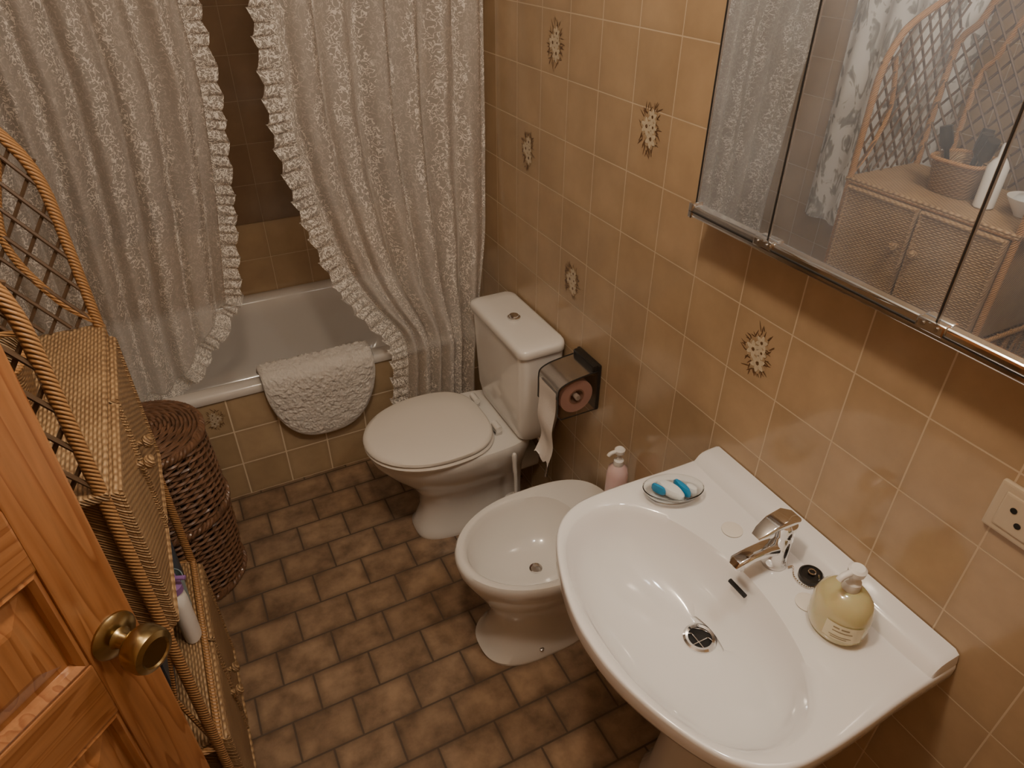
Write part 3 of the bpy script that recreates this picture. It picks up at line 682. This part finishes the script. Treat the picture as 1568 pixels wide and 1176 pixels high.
vl=empty('vanity_light')
box('fixture_base',(0.84,0.25,1.96),(W-0.0005,0.69,2.03),M_white,vl,0.008)
tube('lamp_arm',catmull([(0.85,0.42,2.03),(0.80,0.42,2.10),(0.72,0.42,2.10),(0.68,0.42,2.08)],6),0.008,M_chrome,vl)
lathe('lamp_holder',[(0.022,0.0),(0.025,0.01),(0.022,0.05),(0.008,0.06)],(0.68,0.42,2.035),M_chrome,vl)
def plight(name,loc,e,col,r,parent=None):
    l=bpy.data.lights.new(name,'POINT'); l.energy=e; l.color=col; l.shadow_soft_size=r
    o=bpy.data.objects.new(name,l); o.location=loc; scene.collection.objects.link(o)
    if parent: o.parent=parent
    return o
plight('lamp_bulb',(0.68,0.42,1.985),8,(1.0,0.94,0.87),0.042,vl)
cl=empty('ceiling_light')
lathe('canopy',[(0.05,0),(0.05,-0.02),(0.02,-0.04),(0.01,-0.08)],(0.14,0.55,ZC),M_white,cl)
plight('ceiling_bulb',(0.14,0.55,ZC-0.16),26,(1.0,0.83,0.64),0.06,cl)

ou=empty('wall_outlet'); oy,oz=0.272,1.090
box('plate',(W-0.010,oy-0.042,oz-0.04),(W-0.0005,oy+0.042,oz+0.04),M_outlet,ou,0.004)
box('insert',(W-0.013,oy-0.030,oz-0.028),(W-0.008,oy+0.030,oz+0.028),M_outlet,ou,0.003)
for dy,dz in ((0.012,0.008),(-0.012,0.008),(0,-0.010)):
    tube('socket_hole_%d_%d'%(dy*1000,dz*1000),[(W-0.0138,oy+dy,oz+dz),(W-0.010,oy+dy,oz+dz)],0.0045,M_dark,ou,12)

# ------------------------------------------------------------------ wicker cabinet
wc=empty('wicker_cabinet'); xF=-0.20; xB=-0.50; yN=0.880; yFa=1.40; zTop=1.09; zU=0.77; zL=0.42
ins=0.008
def wbox(n,a,b_,m=M_wick): return box(n,a,b_,m,wc,0.004)
wbox('upper_box',(xB+ins,yN+ins,zU),(xF-0.004,yFa-ins,zTop-0.012))
wbox('top_shelf',(xB-0.005,yN-0.01,zTop-0.014),(xF+0.010,yFa+0.01,zTop))
wbox('lower_box',(xB+ins,yN+ins,0.03),(xF-0.004,yFa-ins,zL))
wbox('compartment_back',(xB+0.006,yN,zL),(xB+0.014,yFa,zU))
for nm,z0_,z1_ in (('upper',zU-0.005,zTop-0.02),('lower',0.045,zL-0.01)):
    ym=(yN+yFa)/2
    for k,(a,b_) in enumerate(((yN+0.012,ym-0.003),(ym+0.003,yFa-0.012))):
        wbox('%s_door_%d'%(nm,k),(xF-0.004,a,z0_),(xF+0.018,b_,z1_))
        fr=[(xF+0.018,a+.006,z0_+.006),(xF+0.018,b_-.006,z0_+.006),(xF+0.018,b_-.006,z1_-.006),(xF+0.018,a+.006,z1_-.006)]
        tubes('%s_door_frame_%d'%(nm,k),[[fr[i],fr[(i+1)%4]] for i in range(4)],0.005,M_wick,wc)
        yk=ym+(-0.032 if k==0 else 0.032); zk=(z0_+z1_)/2+(0.035 if nm=='upper' else 0.02)
        V,F=tubegeo([(xF+0.016,yk,zk),(xF+0.028,yk,zk),(xF+0.032,yk,zk),(xF+0.042,yk,zk),(xF+0.046,yk,zk)],[0.006,0.006,0.012,0.013,0.008],14)
        mkobj('%s_knob_%d'%(nm,k),V,F,M_wick,wc)
posts=[]
for x,y,zt_ in ((xF,yN,1.33),(xF,yFa,1.35),(xB,yN,1.45),(xB,yFa,1.45)): posts.append([(x,y,0),(x,y,0.4),(x,y,0.8),(x,y,zt_)])
tubes('posts',posts,0.0095,M_cane,wc,10)
rails=[]
for z in (0.03,zL-0.007,zU-0.01,zTop-0.012):
    rails+= [[(xF+0.003,yN,z),(xF+0.003,yFa,z)],[(xF,yN,z),(xB,yN,z)],[(xF,yFa,z),(xB,yFa,z)],[(xB,yN,z),(xB,yFa,z)]]
tubes('rails',rails,0.007,M_cane,wc,8)
hoops=[]
for y in (yN,yFa):
    hoops.append(catmull([(xF,y,1.30),(xF-0.003,y,1.37),(xF-0.02,y,1.43),(xF-0.06,y,1.49),(xF-0.13,y,1.53),(xB+0.1,y,1.56),(xB,y,1.60)],6))
ym=(yN+yFa)/2
arch=catmull([(xB,yFa,1.09),(xB,yFa,1.35),(xB,yFa-0.01,1.45),(xB,yFa-0.05,1.50),(xB,yFa-0.08,1.58),(xB,yFa-0.13,1.68),(xB,ym,1.74),(xB,yN+0.13,1.68),(xB,yN+0.08,1.58),(xB,yN+0.05,1.50),(xB,yN+0.01,1.45),(xB,yN,1.35),(xB,yN,1.09)],8)
tubes('hoops',hoops+[arch],0.010,M_cane,wc,10)
tubes('shoulder_loops',[catmull([(xF-0.002,yFa,1.10),(xF-0.05,yFa,1.16),(xF-0.09,yFa,1.28),(xF-0.05,yFa,1.42)],6)],0.007,M_cane,wc,8)
inner=[Vector((xB,ym+(p.y-ym)*0.62,1.12+(p.z-1.09)*0.72)) for p in arch]
tubes('inner_arch',[inner],0.008,M_cane,wc,8)
st=[]
def ztop_side(x): return 1.42+0.17*min(1,((xF-x)/(xF-xB))*1.6)
for y in (yN,yFa):
    for sgn in (1,-1):
        for k in range(-8,16):
            pts=[]
            for q in range(41):
                x=xB+(xF-xB)*q/40; z=1.09+k*0.065+sgn*1.5*(x-xB)
                if 1.09<z<ztop_side(x): pts.append((x,y+0.003*sgn,z))
            if len(pts)>2: st.append([pts[0],pts[-1]])
def ztop_back(y):
    best=1.45
    for p,q in zip(arch,arch[1:]):
        if (p.y-y)*(q.y-y)<=0 and p.z>1.3: best=max(p.z,q.z)
    return best
for sgn in (1,-1):
    for k in range(-16,20):
        pts=[]
        for q in range(61):
            y=yN+(yFa-yN)*q/60; z=1.09+k*0.06+sgn*1.3*(y-yN)
            if 1.09<z<ztop_back(y)-0.01: pts.append((xB+0.003*sgn,y,z))
        if len(pts)>2: st.append([pts[0],pts[-1]])
tubes('lattice',st,0.0037,M_stick,wc,6)
st=[]
for k in range(5):
    a=xB+(xF-xB)*k/5; b_=xB+(xF-xB)*(k+1)/5
    st+=[[(a,yN,zL),(b_,yN,zU)],[(b_,yN,zL),(a,yN,zU)]]
tubes('side_lattice',st,0.004,M_cane,wc,6)

lb=empty('lotion_bottle'); c=(-0.216,1.160,zL+0.001)
lathe('body',[(0.018,0),(0.022,0.003),(0.023,0.02),(0.0235,0.12),(0.021,0.14),(0.013,0.15)],c,M_white,lb,sx=0.8,sy_=1.15)
lathe('cap',[(0.013,0.149),(0.018,0.152),(0.018,0.168),(0.008,0.172),(0.006,0.186),(0.013,0.188),(0.013,0.196)],c,M_cap,lb)
tube('nozzle',[(c[0],c[1],c[2]+0.192),(c[0]+0.03,c[1]-0.01,c[2]+0.190)],0.005,M_cap,lb)
cu=empty('toiletry_cup'); lathe('cup',[(0.028,0),(0.032,0.003),(0.037,0.10),(0.035,0.10),(0.03,0.006)],(-0.242,1.250,zL+0.001),M_teal,cu)
tube('brush_in_cup',[(-0.242,1.240,zL+0.008),(-0.229,1.265,zL+0.15)],0.005,M_white,cu)
tube('comb_in_cup',[(-0.247,1.255,zL+0.008),(-0.267,1.26,zL+0.16)],0.006,M_black,cu)
ct_=empty('cosmetic_carton'); box('carton',(-0.36,1.02,zL+0.001),(-0.26,1.10,zL+0.12),M_carton,ct_,0.002); box('carton_lid',(-0.361,1.019,zL+0.115),(-0.259,1.101,zL+0.121),M_teal,ct_,0.001)
sb=empty('shampoo_bottle'); lathe('body',[(0.02,0),(0.024,0.004),(0.025,0.13),(0.018,0.15),(0.010,0.155)],(-0.235,1.335,zL+0.001),M_carton,sb,sx=0.8,sy_=1.2)
lathe('cap',[(0.013,0.153),(0.013,0.178),(0.010,0.18)],(-0.235,1.335,zL+0.001),M_white,sb)
bk=empty('brush_basket')
def bring(s,z): return [(-0.35+s*0.07*a,1.16+s*0.075*b_,zTop+0.001+z) for a,b_ in [(math.copysign(abs(math.cos(t))**0.5,math.cos(t)),math.copysign(abs(math.sin(t))**0.5,math.sin(t))) for t in [2*math.pi*i/40 for i in range(40)]]]
loft('basket_body',[bring(0.8,0.0),bring(0.85,0.004),bring(1,0.09),bring(1.04,0.095),bring(0.96,0.09),bring(0.8,0.008)],M_wick,bk)
tube('basket_band',[Vector(p) for p in bring(1.03,0.093)],0.006,M_cane,bk,8,True)
for i,(dx,dy,tx,ty) in enumerate(((0,0.03,0.02,0.05),(-0.02,0.0,-0.03,0.0),(0.02,-0.03,0.03,-0.05),(0.0,-0.01,0.0,-0.02))):
    p=Vector((-0.35+dx,1.16+dy,zTop+0.01)); q=Vector((-0.35+dx+tx,1.16+dy+ty,zTop+0.17))
    tube('hairbrush_%d'%i,[p,p.lerp(q,0.6),p.lerp(q,0.7),q],[0.007,0.007,0.018,0.016],M_black,bk)
wbt=empty('white_bottle'); lathe('body',[(0.022,0),(0.026,0.004),(0.026,0.11),(0.018,0.125),(0.010,0.135),(0.010,0.165),(0.007,0.17)],(-0.30,1.045,zTop+0.001),M_white,wbt)
bw=empty('shaving_bowl'); lathe('bowl',[(0.02,0),(0.022,0.004),(0.05,0.045),(0.052,0.05),(0.048,0.047),(0.018,0.008)],(-0.33,0.955,zTop+0.001),M_white,bw)
lathe('foam_puff',[(0.03,0.022),(0.04,0.035),(0.03,0.052),(0.01,0.06)],(-0.33,0.955,zTop),M_soapw,bw)

# ------------------------------------------------------------------ laundry basket
lbk=empty('laundry_basket'); bc=Vector((-0.262,1.775)); Hb=0.565
def rad(z):
    t=z/Hb; return 0.150+0.012*math.sin(t*math.pi)+0.004*t
V=[];F=[]; nst=30; layers=52; seg=150
for k in range(layers):
    z=0.012+(Hb-0.03)*k/(layers-1); path=[]
    for i in range(seg):
        a=2*math.pi*i/seg; r=rad(z)+0.0048*math.sin(a*nst/2*1.0+ (k%2)*math.pi + (k//2)*0.22)
        path.append((bc.x+r*math.cos(a),bc.y+r*math.sin(a),z+0.0012*math.sin(a*5+k)))
    v,f=tubegeo(path,0.0052,5,True); o=len(V); V+=v; F+=[tuple(q+o for q in g) for g in f]
mkobj('woven_wall',V,F,M_willow,lbk)
tubes('stakes',[[(bc.x+(rad(z)-0.001)*math.cos(a),bc.y+(rad(z)-0.001)*math.sin(a),z) for z in [Hb*q/10 for q in range(11)]] for a in [2*math.pi*i/nst for i in range(nst)]],0.004,M_stick,lbk,6)
for nm,zz,rr in (('rim',Hb-0.006,0.004),('foot',0.010,0.006),('mid_band',0.30,0.004)):
    V=[];F=[]
    for s_ in range(3):
        p=[(bc.x+(rad(zz)+rr+0.007*math.cos(a*26+s_*2.09))*math.cos(a),bc.y+(rad(zz)+rr+0.007*math.cos(a*26+s_*2.09))*math.sin(a),max(0.006,zz+0.008*math.sin(a*26+s_*2.09))) for a in [2*math.pi*i/260 for i in range(260)]]
        v,f=tubegeo(p,0.0055,6,True); o=len(V); V+=v; F+=[tuple(q+o for q in g) for g in f]
    mkobj(nm,V,F,M_willow,lbk)
V=[];F=[]
for k in range(15):
    r=0.010+0.0103*k; z=Hb+0.022-0.9*(r*r)
    path=[(bc.x+r*math.cos(a),bc.y+r*math.sin(a),z+0.003*math.sin(a*12+(k%2)*math.pi)) for a in [2*math.pi*i/96 for i in range(96)]]
    v,f=tubegeo(path,0.0055,6,True); o=len(V); V+=v; F+=[tuple(q+o for q in g) for g in f]
mkobj('lid_weave',V,F,M_willow,lbk)
lathe('lid_core',[(0.158,-0.006),(0.158,0.0),(0.10,0.011),(0.03,0.02),(0.002,0.022)],(bc.x,bc.y,Hb-0.002),M_stick,lbk)

# ------------------------------------------------------------------ fern print cloth hanging on left wall
V=[];F=[]; nu,nv=60,30
for j in range(nv+1):
    for i in range(nu+1):
        u=i/nu; z=1.95-1.25*j/nv
        V.append((XL+0.03+0.014*math.sin(u*28+z*1.5),1.45+0.52*u,z))
for j in range(nv):
    for i in range(nu): a=j*(nu+1)+i; F.append((a,a+1,a+nu+2,a+nu+1))
fc=empty('hanging_cloth'); mkobj('cloth',V,F,M_fern,fc)
tube('cloth_rail',[(XL+0.03,1.42,1.955),(XL+0.03,2.0,1.955)],0.008,M_chromeD,fc)
for yy in (1.43,1.99): tube('rail_bracket_%d'%(yy*100),[(XL+0.001,yy,1.955),(XL+0.03,yy,1.955)],0.007,M_chromeD,fc)

# ------------------------------------------------------------------ door
phi=math.radians(48); D=Vector((math.sin(phi),math.cos(phi),0)); E=Vector((-0.184,0.712,0)); wd=0.72; th=0.036
door=empty('door_1')
origin=E-D*wd
nrm=Vector((D.y,-D.x,0))
door.matrix_world=Matrix(((D.x,-nrm.x,0,origin.x),(D.y,-nrm.y,0,origin.y),(0,0,1,0),(0,0,0,1)))
def dbox(n,x0_,x1_,z0_,z1_,m,y0_=0,y1_=th,bev=0.003):
    o=box(n,(x0_,y0_,z0_),(x1_,y1_,z1_),m,None,bev); o.parent=door; return o
sw=0.070
dbox('stile_free',wd-sw,wd,0.01,2.0,M_woodV); dbox('stile_hinge',0,sw,0.01,2.0,M_woodV)
for i,(a,b_) in enumerate([(0.01,0.22),(0.90,1.00),(1.17,1.26),(1.88,2.0)]): dbox('rail_%d'%i,sw-0.001,wd-sw+0.001,a,b_,M_woodH,0.0005,th-0.0005)
for i,(a,b_) in enumerate(((0.22,0.90),(1.00,1.17),(1.26,1.88))):
    x0_,x1_=sw,wd-sw
    def rr(i_,y): return [(x0_+i_,y,a+i_),(x1_-i_,y,a+i_),(x1_-i_,y,b_-i_),(x0_+i_,y,b_-i_)]
    rings=[rr(-0.001,0.004),rr(0.006,0.001),rr(0.012,0.006),rr(0.014,0.014),rr(0.022,0.014),rr(0.045,0.005),rr(0.05,0.004)]
    o=loft('panel_%d'%i,rings,M_woodV,None,cap0=False,sharp=10); o.parent=door
    rings=[[(p[0],th-p[1],p[2]) for p in r] for r in rings]
    o=loft('panel_back_%d'%i,rings,M_woodV,None,cap0=False,sharp=10); o.parent=door
def knob(side):
    s=-1 if side=='near' else 1; yb=0 if s<0 else th
    kx,kz=wd-0.034,1.012
    prof=[(0.031,0.0),(0.031,0.003),(0.026,0.008),(0.015,0.011),(0.0115,0.016),(0.0115,0.030),(0.015,0.034),(0.026,0.038),(0.0295,0.044),(0.0295,0.060),(0.027,0.066),(0.020,0.069),(0.018,0.067),(0.003,0.067)]
    n=36; rings=[[(kx+r*math.cos(2*math.pi*j/n),yb+s*h,kz+r*math.sin(2*math.pi*j/n)) for j in range(n)] for r,h in prof]
    o=loft('knob_'+side,rings,M_brass,None,sharp=35); o.parent=door
knob('near'); knob('far')
for zz in (0.25,1.75):
    o=tube('door_hinge_%d'%(zz*100),[(0.0,-0.004,zz-0.04),(0.0,-0.004,zz+0.04)],0.006,M_brass); o.parent=door
box('trim_1',(XL,origin.y-0.07,0),(XL+0.02,origin.y-0.012,2.06),M_woodV)

# ------------------------------------------------------------------ world & camera
w=bpy.data.worlds.new('World'); scene.world=w; w.use_nodes=True
w.node_tree.nodes['Background'].inputs[0].default_value=(0.9,0.75,0.6,1); w.node_tree.nodes['Background'].inputs[1].default_value=0.02
yaw=math.radians(26.6); pit=math.radians(34.5)
Fv=Vector((math.sin(yaw)*math.cos(pit),math.cos(yaw)*math.cos(pit),-math.sin(pit)))
Rv=Vector((math.cos(yaw),-math.sin(yaw),0)); Uv=Rv.cross(Fv)
cam=bpy.data.cameras.new('Camera'); cam.lens=24.0; cam.sensor_width=36; cam.sensor_fit='HORIZONTAL'; cam.clip_start=0.02
co=bpy.data.objects.new('Camera',cam); scene.collection.objects.link(co)
co.matrix_world=Matrix(((Rv.x,Uv.x,-Fv.x,0),(Rv.y,Uv.y,-Fv.y,0),(Rv.z,Uv.z,-Fv.z,H),(0,0,0,1)))
scene.camera=co
